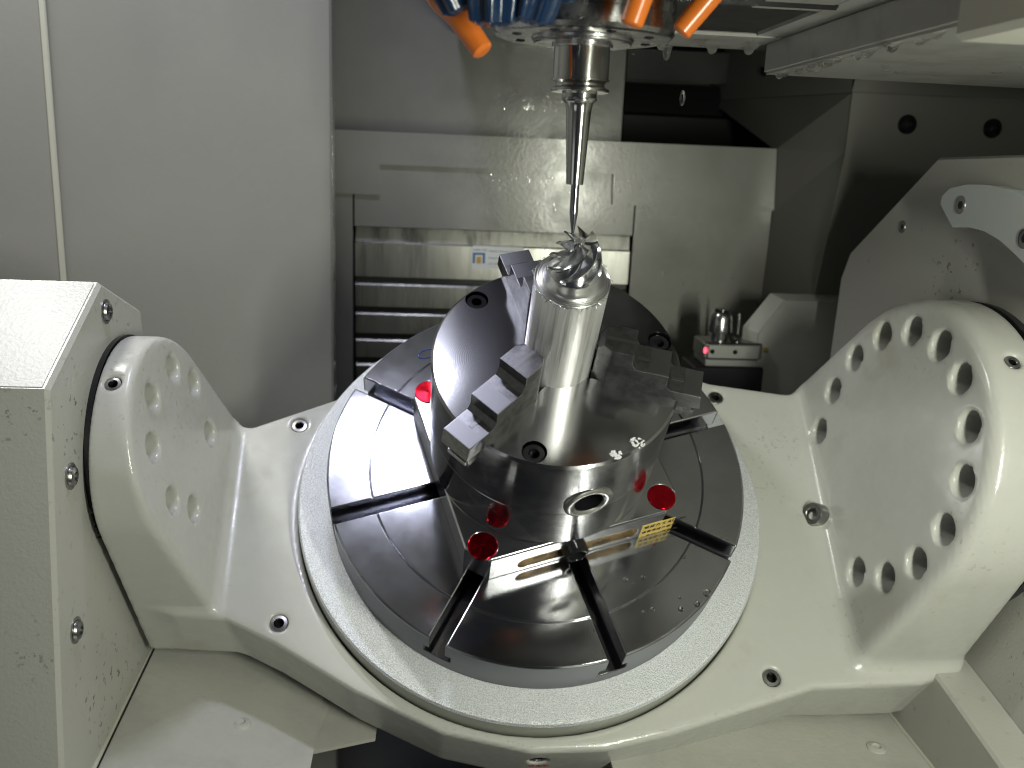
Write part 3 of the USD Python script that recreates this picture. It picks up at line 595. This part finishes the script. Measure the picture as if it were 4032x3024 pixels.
def front_text(t, h, x, z, d0, rot=0, zh=False):
    m = hanzi(t, h)[0] if zh else meshkit.text_mesh(t, h, .0002, True)
    v = m.vertices; return trimesh.Trimesh(np.stack([v[:, 0]+x, -d0-v[:, 2], v[:, 1]+z], 1), m.faces, process=False)
obj(fx, 'scale_lettering', xf(cat(front_text('MAX 40Nm', .0034, -.0300, -.0185, a_-.0072), front_text('OPEN', .0040, .0165, -.0140, a_-.0072), front_text('|||||||||||', .0022, .0130, -.0195, a_-.0072)), at(R=TURN)), 'ink_black', False)
q = obj(fx, 'clamp_screw', xf(lathe([(0, -.010), (.0090, -.010), (.0090, .0040), (.0080, .0052), (.0062, .0052), (.0058, .0046), (.0054, -.002), (0, -.002)], 36), at(R=TURN)@at(-.0020, -a_-.001, -.0150, Rf)), 'screw_dark')
lab = sg.box(.0500, -.0310, .0765, -.0082)
obj(fx, 'warning_label', xf(front_plate(lab, .0003, a_), at(R=TURN)), 'label_yellow', False)
lt = [front_text('锁紧力≤40Nm', .0037, .0522, -.0138, a_+.0003, 0, True), front_text('请使用扭力扳手', .0032, .0515, -.0208, a_+.0003, 0, True), front_text('严禁过载使用', .0035, .0560, -.0283, a_+.0003, 0, True)]
obj(fx, 'label_lettering', xf(cat(*lt), at(R=TURN)), 'ink_black', False)
tri = sg.Polygon([(.0512, -.0283), (.0550, -.0283), (.0531, -.0250)])
obj(fx, 'label_triangle', xf(front_plate(tri, .0003, a_+.0003), at(R=TURN)), 'ink_red', False)

#SECTION chuck
ck = thing('three_jaw_chuck', 'shiny round three jaw chuck clamped on the tilted table', 'lathe chuck', TABLE)
HC = .1030; RC = .0831
bodym = lathe([(.0, .0455), (RC-.0004, .0455), (RC, .0460), (RC, HC-.0016), (RC-.0016, HC)], 192)
face = M2(lathe([(0, HC-.03), (RC-.0016, HC-.03), (RC-.0016, HC), (.0180, HC), (.0180, HC-.02), (0, HC-.02)], 192))
JA = [-134, -14, 106]
for a in JA: face = face-M2(xf(box(.0, .12, -.0085, .0085, HC-.018, HC+.01), at(R=rz(math.radians(a)))))
BA = [-104.4, 15.0, 135.5]
for a in BA: face = face-M2(xf(cyl(.0080, HC-.012, HC+.01, 40), at(.0738*math.cos(math.radians(a)), .0738*math.sin(math.radians(a)), 0)))
bodyq = M2(lathe([(0, .0460), (RC, .0460), (RC, HC-.0016), (RC-.0016, HC-.0002), (RC-.0016, HC-.03), (0, HC-.03)], 192))
for a in JA: bodyq = bodyq-M2(xf(box(.0, .12, -.0085, .0085, HC-.018, HC+.01), at(R=rz(math.radians(a)))))
SA = math.radians(-75.2); sd = np.array([math.cos(SA), math.sin(SA), 0])
bodyq = bodyq-M2(xf(cyl(.0125, -.014, .02, 40), at(*(sd*RC), np.stack([np.cross([0, 0, 1], sd), [0, 0, 1], sd], 1)) @ np.eye(4) if False else at(sd[0]*RC, sd[1]*RC, .0573, np.stack([np.cross([0, 0, 1], sd), [0, 0, 1], sd], 1))))
obj(ck, 'body', T2(bodyq), 'chuck_side', 30)
obj(ck, 'face', T2(face), 'chuck_face', 30)
obj(ck, 'back_plate', lathe([(0, .0045), (RC-.001, .0045), (RC-.0002, .0055), (RC-.0002, .0449), (RC-.0008, .0455), (0, .0455)], 192), 'chuck_side')
Rs = np.stack([np.cross([0, 0, 1], sd), [0, 0, 1], sd], 1)
q = obj(ck, 'key_socket', xf(lathe([(.0100, -.012), (.0100, .0002), (.0118, .0014), (.0140, .0016), (.0160, .0008), (.0168, .0002), (.0170, -.004)], 64), at(sd[0]*RC, sd[1]*RC, .0573, Rs)), 'bright_steel')
obj(q, 'socket_bore', xf(lathe([(.0100, -.0005), (.0096, -.012), (0, -.0125)][::-1], 40), at(sd[0]*RC, sd[1]*RC, .0573, Rs)), 'dark_steel')
for a in BA:
    p_ = (.0738*math.cos(math.radians(a)), .0738*math.sin(math.radians(a)), HC)
    q = obj(ck, 'mounting_bolt', xf(lathe([(0, -.0125), (.0076, -.0125), (.0074, -.0030), (.0066, -.0020), (.0036, -.0020), (.0033, -.0080), (0, -.0080)], 36), at(*p_)), 'screw_dark')
HW = .0110
prof = [(.0240, .0985), (.0240, .1315), (.0275, .1370), (.0470, .1370), (.0470, .1292), (.0500, .1240), (.0500, .1238), (.0715, .1238), (.0715, .1150), (.0745, .1110), (.0950, .1108), (.0970, .0990), (.0880, .0985)]
def yextr(prof, w):     # profile in (r,h) -> solid across +-w
    t = trimesh.creation.extrude_polygon(sg.Polygon(prof), 2*w, engine='earcut'); v = t.vertices
    q = trimesh.Trimesh(np.stack([v[:, 0], w-v[:, 2], v[:, 1]], 1), t.faces, process=False); q.fix_normals(); return q
jm = M2(yextr(prof, HW))
for sy in (-1, 1):                                               # chamfered gripping nose
    jm = jm-M2(trimesh.convex.convex_hull([(.020, sy*.0035, z) for z in (.08, .15)]+[(.020, sy*.02, z) for z in (.08, .15)]+[(.0335, sy*.0112, z) for z in (.08, .15)]+[(.0335, sy*.02, z) for z in (.08, .15)]))
for r0_ in (.0470, .0715):                                       # curved step faces
    pass
for k, a in enumerate(JA):
    Mx = at(R=rz(math.radians(a)))
    q = obj(ck, 'jaw', xf(T2(jm), Mx), 'jaw_steel', 25)
    for (ra, rb, h) in ((.0585, .0712, .1238), (.0835, .0946, .1108)):
        obj(q, 'ground_land', xf(box(ra, rb, -HW+.0006, HW-.0006, h-.0005, h+.0002), Mx), 'jaw_ground')
    for (ra, rb, h) in ((.0280, .0466, .1370), (.0505, .0580, .1238), (.0750, .0830, .1110)):
        obj(q, 'top_groove', xf(box(ra, rb, -.0012, .0012, h-.0005, h+.00015), Mx), 'jaw_ground')
    obj(q, 'guide_tongue', xf(cat(box(.030, .0925, -.0083, .0083, HC-.0170, .0990), box(.0925, .0945, -.0075, .0075, HC-.015, HC-.011), box(.0925, .0940, -.0075, .0075, HC-.009, HC-.006)), Mx), 'bright_steel')

#SECTION workpiece
wp = thing('aluminium_workpiece', 'aluminium bar gripped in the chuck with a half milled bladed impeller on top', 'workpiece', TABLE)
RW = .0227
obj(wp, 'bar', lathe([(0, .086), (RW, .086), (RW, .1798), (0, .1798)], 128), 'bar_aluminium')
obj(wp, 'turned_shoulder', lathe([(RW, .1798), (RW+.0002, .1806), (RW-.0003, .1812), (.0219, .1809), (.0213, .1805), (.0208, .1808), (.0203, .1806), (.0197, .1810), (.0190, .1812), (.0180, .1820), (.0172, .1834), (.0167, .1852), (.0164, .1872), (.0162, .1885), (.0158, .1896), (0, .1896)], 128), 'turned_aluminium', 28)
hub = [(.0158, .1893), (.0154, .1905), (.0128, .1935), (.0095, .1968), (.0068, .2010), (.0050, .2055), (.0038, .2098), (.0032, .2125), (.0028, .2131), (.0012, .2131), (.0010, .2126), (0, .2126)]
obj(wp, 'impeller_hub', lathe(hub, 96), 'cut_aluminium', 30)
def interp(pts, s): pts = np.array(pts); d = np.r_[0, np.cumsum(np.hypot(*np.diff(pts, axis=0).T))]; d /= d[-1]; return np.interp(s, d, pts[:, 0]), np.interp(s, d, pts[:, 1])
def blade(phi0, s0=0.):
    ns, nt = 26, 7; S_ = np.linspace(s0, 1, ns); T_ = np.linspace(0, 1, nt)
    hr, hh = interp(hub[1:8], 1-S_*.98); sr, sh = interp([(.0158, .1905), (.0159, .1945), (.0152, .1990), (.0138, .2040), (.0118, .2088), (.0102, .2138)], 1-S_)
    V = []
    for side in (-1, 1):
        for i, s in enumerate(S_):
            ph = phi0-math.radians(95)*(s**1.15)+math.radians(14)*(1-s)
            for t in T_:
                r = hr[i]*(1-t)+sr[i]*t; h = hh[i]*(1-t)+sh[i]*t; w = (.0011*(1-t)+.0006*t)*(1.0 if 0 < i < ns-1 else .45)
                p = ph+math.radians(10)*(t-.5)*(1-s)*1.5+side*w/max(r, .002); V.append((r*math.cos(p), r*math.sin(p), h))
    V = np.array(V); n1 = ns*nt; Fc = []
    def qd(a, b, c, d): Fc.extend([[a, b, c], [a, c, d]])
    for i in range(ns-1):
        for j in range(nt-1):
            a = i*nt+j; qd(a, a+1, a+nt+1, a+nt); b = a+n1; qd(b, b+nt, b+nt+1, b+1)
        a = i*nt+nt-1; qd(a, a+n1, a+nt+n1, a+nt); a = i*nt; qd(a, a+nt, a+nt+n1, a+n1)
    for j in range(nt-1):
        a = j; qd(a, a+n1, a+1+n1, a+1); a = (ns-1)*nt+j; qd(a, a+1, a+1+n1, a+n1)
    t = trimesh.Trimesh(V, Fc, process=False); t.fix_normals(); return t
for k in range(7): obj(wp, 'impeller_blade', blade(math.radians(360/7*k+20)), 'cut_aluminium', 50)
br_ = []
for k in range(150):
    a = rng.uniform(0, 2*pi); r = RW+rng.normal(.0002, .0003); l = abs(rng.normal(.0007, .0005))+.0003
    p = np.array([r*math.cos(a), r*math.sin(a), .1806+rng.normal(0, .0007)]); d = np.array([math.cos(a)+rng.normal(0, .6), math.sin(a)+rng.normal(0, .6), rng.normal(0, .7)])*l
    br_.append(tube([p, p+d*.6+rng.normal(0, .0002, 3), p+d], [.00022, .0002, .00008], 4))
tag(stage.GetPrimAtPath(obj(wp, 'burrs', cat(*br_), 'chip_aluminium', True)), None, None, None, 'stuff')

#SECTION spindle and tool
SX, SY = -.0040, -.130
sn = thing('spindle_nose', 'round steel spindle nose above the tool with a wet lower rim', 'machine spindle', at(SX, SY, 0))
m = (lathe([(.012, .2720), (.0455, .2720), (.0475, .2728), (.0490, .2750), (.0490, .2830), (.0487, .2832), (.0487, .2835), (.0490, .2837), (.0490, .36), (.012, .36)], 160))
obj(sn, 'housing', m, 'spindle_steel', 30)
obj(sn, 'inner_ring', lathe([(.012, .2690), (.0258, .2690), (.0268, .2696), (.0268, .2704), (.0274, .2708), (.0278, .2722)], 96), 'spindle_steel', 30)
obj(sn, 'taper_seat', lathe([(.012, .2675), (.0162, .2675), (.0166, .2680), (.0166, .2692)], 96), 'bright_steel', 30)
for k in range(8):
    a = 2*pi*k/8+.25; obj(sn, 'screw', xf(lathe([(0, .2718), (.0013, .2718), (.0015, .2714), (.0024, .2714), (.0026, .2719)], 20), at(.0375*math.cos(a), .0375*math.sin(a), 0)), 'screw_dark')
th_ = thing('tool_holder', 'slim tapered shrink fit tool holder hanging from the spindle', 'tool holder', at(SX, SY, 0))
obj(th_, 'flange', lathe([(0, .2445), (.0155, .2445), (.0160, .2450), (.0160, .2462), (.0150, .2468), (.0134, .2476), (.0134, .2488), (.0150, .2498), (.0158, .2502), (.0158, .2512), (.0152, .2514), (.0152, .2682), (0, .2682)], 128), 'holder_steel', 25)
obj(th_, 'collar', lathe([(0, .2396), (.0086, .2396), (.0096, .2404), (.0098, .2412), (.0094, .2416), (.0094, .2438), (.0100, .2446), (0, .2446)], 96), 'holder_steel', 25)
obj(th_, 'taper', lathe([(0, .1952), (.0046, .1952), (.0048, .1954), (.0069, .2340), (.0072, .2370), (.0078, .2388), (.0088, .2398), (0, .2398)], 96), 'holder_steel', 25)
em = thing('ball_end_mill', 'thin dark tapered end mill touching the impeller tip', 'milling cutter', at(SX+.0004, SY, 0))
obj(em, 'shank', lathe([(0, .1790), (.00230, .1790), (.00235, .1793), (.00235, .1954), (0, .1954)], 40), 'carbide', 25)
obj(em, 'cutting_tip', lathe([(0, .1652), (.0005, .1654), (.0006, .1660), (.0009, .1690), (.00230, .1790), (0, .1790)], 32), 'carbide', 25)

#SECTION coolant nozzles
def nozzle(tip, tail, r0, r1, label, name='coolant_nozzle', flare=True):
    tip, tail = np.array(tip, float), np.array(tail, float); d = tip-tail; Lg = np.linalg.norm(d); R = frame_z(d)
    g = thing(name, label, 'nozzle', at(*tail, R), 'orange coolant nozzles round the spindle')
    pr = [(r0*1.34, -.006), (r0*1.40, -.002), (r0*1.36, .002), (r0*1.12, .008), (r0, .012), (r1, Lg-.0012), (r1-.0009, Lg-.0003), (r1*.5, Lg), (0, Lg+.0001)]
    obj(g, 'spout', lathe(pr, 48), 'orange_plastic', 40)
    obj(g, 'hose_socket', lathe([(0, -.0035), (r0*1.15, -.0035), (r0*1.36, -.0055), (r0*1.36, -.014), (0, -.014)], 32), 'blue_plastic', 40)
nozzle((-.0595, -.19, .2565), (-.0785, -.180, .2815), .0058, .0053, 'orange nozzle at the left of the spindle showing its dark blue hose end')
nozzle((.0075, -.205, .2695), (.0165, -.205, .3010), .0060, .0054, 'orange nozzle in front of the spindle, middle one of the three')
nozzle((.0405, -.165, .2730), (.0630, -.168, .3030), .0060, .0053, 'orange nozzle beside the black bellows, right of the spindle')
hs = thing('blue_coolant_hose', 'wet dark blue segmented coolant hose at the top edge', 'hose', at(-.0515, -.207, .2765))
def segm(nr, r, h, depth):
    pts = []; k = nr*8
    V = []
    rows = [(0, .55), (.12, .92), (.5, 1.0), (.82, .96), (1, .80)]
    for (zz_, f) in rows:
        a = np.arange(k)*2*pi/k; rr = r*f*(1+depth*np.cos(a*nr)); V.append(np.stack([rr*np.cos(a), rr*np.sin(a), np.full(k, zz_*h)], 1))
    n_ = k; V = np.vstack(V+[[[0, 0, 0], [0, 0, h]]]); Fs = []
    for i in range(len(rows)-1):
        for j in range(n_): a, b = i*n_+j, i*n_+(j+1) % n_; Fs += [[a, b, b+n_], [a, b+n_, a+n_]]
    for j in range(n_): Fs += [[len(V)-2, (j+1) % n_, j], [len(V)-1, (len(rows)-1)*n_+j, (len(rows)-1)*n_+(j+1) % n_]]
    return trimesh.Trimesh(V, Fs, process=False)
for k, (p_, d_, r_, dp) in enumerate([((-.004, 0, -.010), (-.05, -.25, 1), .0125, .13), ((.011, -.004, -.0085), (.22, -.3, 1), .0105, .15), ((-.018, .004, -.004), (-.55, -.2, 1), .0095, .12), ((.0235, 0, .003), (.5, -.1, 1), .0085, .12)]):
    obj(hs, 'hose_segment', xf(segm(7, r_, .022, dp), at(*p_, frame_z(d_))), 'blue_plastic', 40)

#SECTION coolant droplets
def dome_mesh(h=.55, n=14):
    a = np.linspace(0, pi/2, 6); pr = [(math.cos(t), h*math.sin(t)) for t in a]; pr[-1] = (0, h); return lathe([(0, -.02), (1.0, -.02)]+pr, n)
def drop_mesh(n=16):      # hanging drop, z down is -1
    pr = [(0, -1.0), (.28, -.93), (.50, -.72), (.60, -.45), (.68, -.25), (.82, -.10), (1.0, 0), (0, .02)]; return lathe(pr, n)
dome, hang = dome_mesh(), drop_mesh()
cls_d = stage.CreateClassPrim('/World/droplet_source'); usdkit.mesh(stage, '/World/droplet_source/surface', dome, MATS['water'], 50)
cls_h = stage.CreateClassPrim('/World/hanging_drop_source'); usdkit.mesh(stage, '/World/hanging_drop_source/surface', hang, MATS['water'], 50)
def drop(name, src, M, label, group):
    x = UsdGeom.Xform.Define(stage, path('/World', name)); x.AddTransformOp().Set(Gf.Matrix4d(*np.asarray(M, float).T.ravel().tolist()))
    x.GetPrim().GetReferences().AddInternalReference(src); x.GetPrim().SetInstanceable(True); tag(x, label, 'droplet', group)
PD = [(.0583, -.0958, .0019), (.0713, -.0942, .0017), (.0688, -.1203, .0016), (.0753, -.1181, .0017), (.0955, -.1179, .0020), (.1164, -.1057, .0030), (.1078, -.1142, .0024), (.1036, -.0776, .0017), (.0953, -.1185, .0014), (.0960, -.1094, .0012), (.0640, -.0990, .0010)]
ORD = 'first second third fourth fifth sixth seventh eighth ninth tenth eleventh twelfth thirteenth fourteenth fifteenth sixteenth seventeenth eighteenth nineteenth twentieth twenty-first twenty-second'.split()
PD.sort()
for k, (x, y, r) in enumerate(PD): drop('coolant_droplet', '/World/droplet_source', TABLE@at(x, y, HP)@np.diag([r, r, r, 1]), f'clear coolant droplet on the front right of the table plate, {ORD[k]} from the left', 'coolant droplets on the table plate')
for k in range(12):
    x = .166-.145*(k+.5)/12+rng.normal(0, .003); y = [.088, .055, .098][k % 3]+rng.normal(0, .003); r = .0042+.0016*rng.random()
    drop('hanging_droplet', '/World/hanging_drop_source', at(x, y, .2996)@np.diag([r*1.2, r, r*(1.15 if k != 5 else 2.6), 1]), f'coolant drop hanging under the rail below the black bellows, {ORD[k]} from the right', 'drops under the cross rail')
for k in range(17):
    y = .055-.26*(k+.3)/17+rng.normal(0, .003); r = .0032+.0018*rng.random()
    drop('hanging_droplet', '/World/hanging_drop_source', at(.1690+abs(rng.normal(0, .003)), y, .2781)@np.diag([r, r*1.5, r*.9, 1]), f'coolant drop hanging along the lower edge of the headstock cover, {ORD[k]} from the left end', 'drops along the cover edge')
FX = sorted(rng.uniform(.185, .40, 22))
for k in range(22):
    r = .0024+.0014*rng.random()
    drop('hanging_droplet', '/World/hanging_drop_source', at(FX[k], rng.uniform(-.10, .05), .2781)@np.diag([r*1.3, r*1.6, r*.35, 1]), f'flat coolant drop under the headstock cover at the upper right, {ORD[k]} from the left', 'flat drops under the cover')
fd = thing('falling_droplet', 'single elongated drop falling in front of the dark gap right of the spindle', 'droplet', at(.1010, .06, .2575))
obj(fd, 'surface', xf(trimesh.creation.icosphere(2, 1.), at(R=np.diag([.0022, .0022, .0058]))), 'water', True)
for (x, y, r, t_) in ((.0465, -.0638, .0048, 'larger'), (.0320, -.0726, .0038, 'smaller')):
    g = thing('coolant_foam', f'{t_} patch of white coolant foam on the chuck face near its front edge', 'foam', TABLE@at(x, y, HC))
    bs = []
    for k in range(46):
        a = rng.uniform(0, 2*pi); q_ = r*math.sqrt(rng.random()); b_ = rng.uniform(.0004, .0009); bs.append(xf(dome_mesh(.8, 8), at(q_*math.cos(a), q_*math.sin(a)*.85, 0)@np.diag([b_, b_, b_, 1])))
    tag(stage.GetPrimAtPath(obj(g, 'bubbles', cat(*bs), 'foam', True)), None, None, None, 'stuff')
tiny = []
flat = lathe([(1.0, -.02)]+[(math.cos(t)**.5, .12*(1-math.cos(t))) for t in np.linspace(0, pi/2, 8)] if False else [(math.sqrt(max(0, 1-q)), .12*q) for q in np.linspace(0, 1, 8)], 16)
def bead(p, d, r):                                                # shallow wet spot facing d
    q = xf(flat, at(R=np.diag([r*rng.uniform(.8, 1.3), r, r]))); tiny.append(xf(q, at(*p, R=frame_z(d))))
for k in range(70):                                               # cover plate and notch plate in the back wall
    x = rng.normal(.06, .05); z = .1880-abs(rng.normal(0, .009)) if k < 45 else rng.uniform(.125, .188)
    if -.12 < x < .20: bead((x, .4919 if x < .13 else .4859, z), (0, -1, 0), rng.uniform(.0016, .0031))
for k in range(60): x, z = rng.normal(.05, .035), .272+abs(rng.normal(0, .018)); bead((min(x, .158), .6199, z), (0, -1, 0), rng.uniform(.0018, .0034))
for k in range(24): bead((-.1795, .2222, .255-.007*k+rng.normal(0, .0006)), (.25, -.95, 0), rng.uniform(.0014, .0020))
for k in range(40): bead((rng.uniform(.17, .30), .4904, rng.uniform(.05, .15)), (0, -1, 0), rng.uniform(.0010, .0022))
for k in range(120):                                              # sloping top of the left housing
    u, y = (rng.uniform(0, 1)**2.6 if k < 75 else rng.uniform(0, 1)), rng.uniform(-.112, -.028)
    bead(np.array([-.309-u*.13, y, .0667+(y+.116)*.5343])+np.array([0, -.4714, .8819])*.0006, (0, -.4714, .8819), rng.uniform(.0006, .0013))
for k in range(60):                                               # hub, webs and front lip of the cradle
    x, v_ = rng.uniform(-.12, .20), 0; vv = np.interp(x, [-.132, -.07, -.007, .045, .091, .205], [-.155, -.184, -.198, -.1965, -.187, -.1545])+.004
    p_ = RT@np.array([x, vv, FLOOR-.0002]); bead(p_+RT@np.array([0, 0, .0002]), RT[:, 2], rng.uniform(.0006, .0013))
for k in range(26):                                               # along slot edges of the table
    a = ROT+(rng.integers(0, 8))*pi/4; r_ = rng.uniform(.09, .158); w_ = .008*(1 if rng.random() < .5 else -1)
    p_ = RT@np.array([r_*math.cos(a)-w_*math.sin(a), r_*math.sin(a)+w_*math.cos(a), HP]); bead(p_, RT[:, 2], rng.uniform(.0007, .0014))
o = obj(None, 'coolant_spray', cat(*tiny), 'thin_water', True); tag(stage.GetPrimAtPath(o), 'tiny coolant droplets sprayed over walls, housing and cradle edges', 'droplets', None, 'stuff')
chips = []
for k in range(70):                                               # dark swarf collected at the lower end of the left seal gap
    a = rng.normal(-2.45, .22); r_ = .0775+rng.normal(0, .0015); p_ = np.array([-.3005+rng.uniform(-.002, .004), 0, 0])+np.array([0, 1, 0])*r_*math.cos(a)+np.array([0, 0, 1])*r_*math.sin(a)
    p_ = RT@np.array([p_[0], r_*math.cos(a), r_*math.sin(a)]) if False else p_
    chips.append(xf(trimesh.creation.icosphere(0, rng.uniform(.0006, .0016)), at(*p_, R=np.diag(rng.uniform(.5, 1.6, 3)))))
o = obj(None, 'swarf', cat(*chips), 'gap_black', False); tag(stage.GetPrimAtPath(o), 'dark metal swarf caught in the gap of the left hub', 'swarf', None, 'stuff')
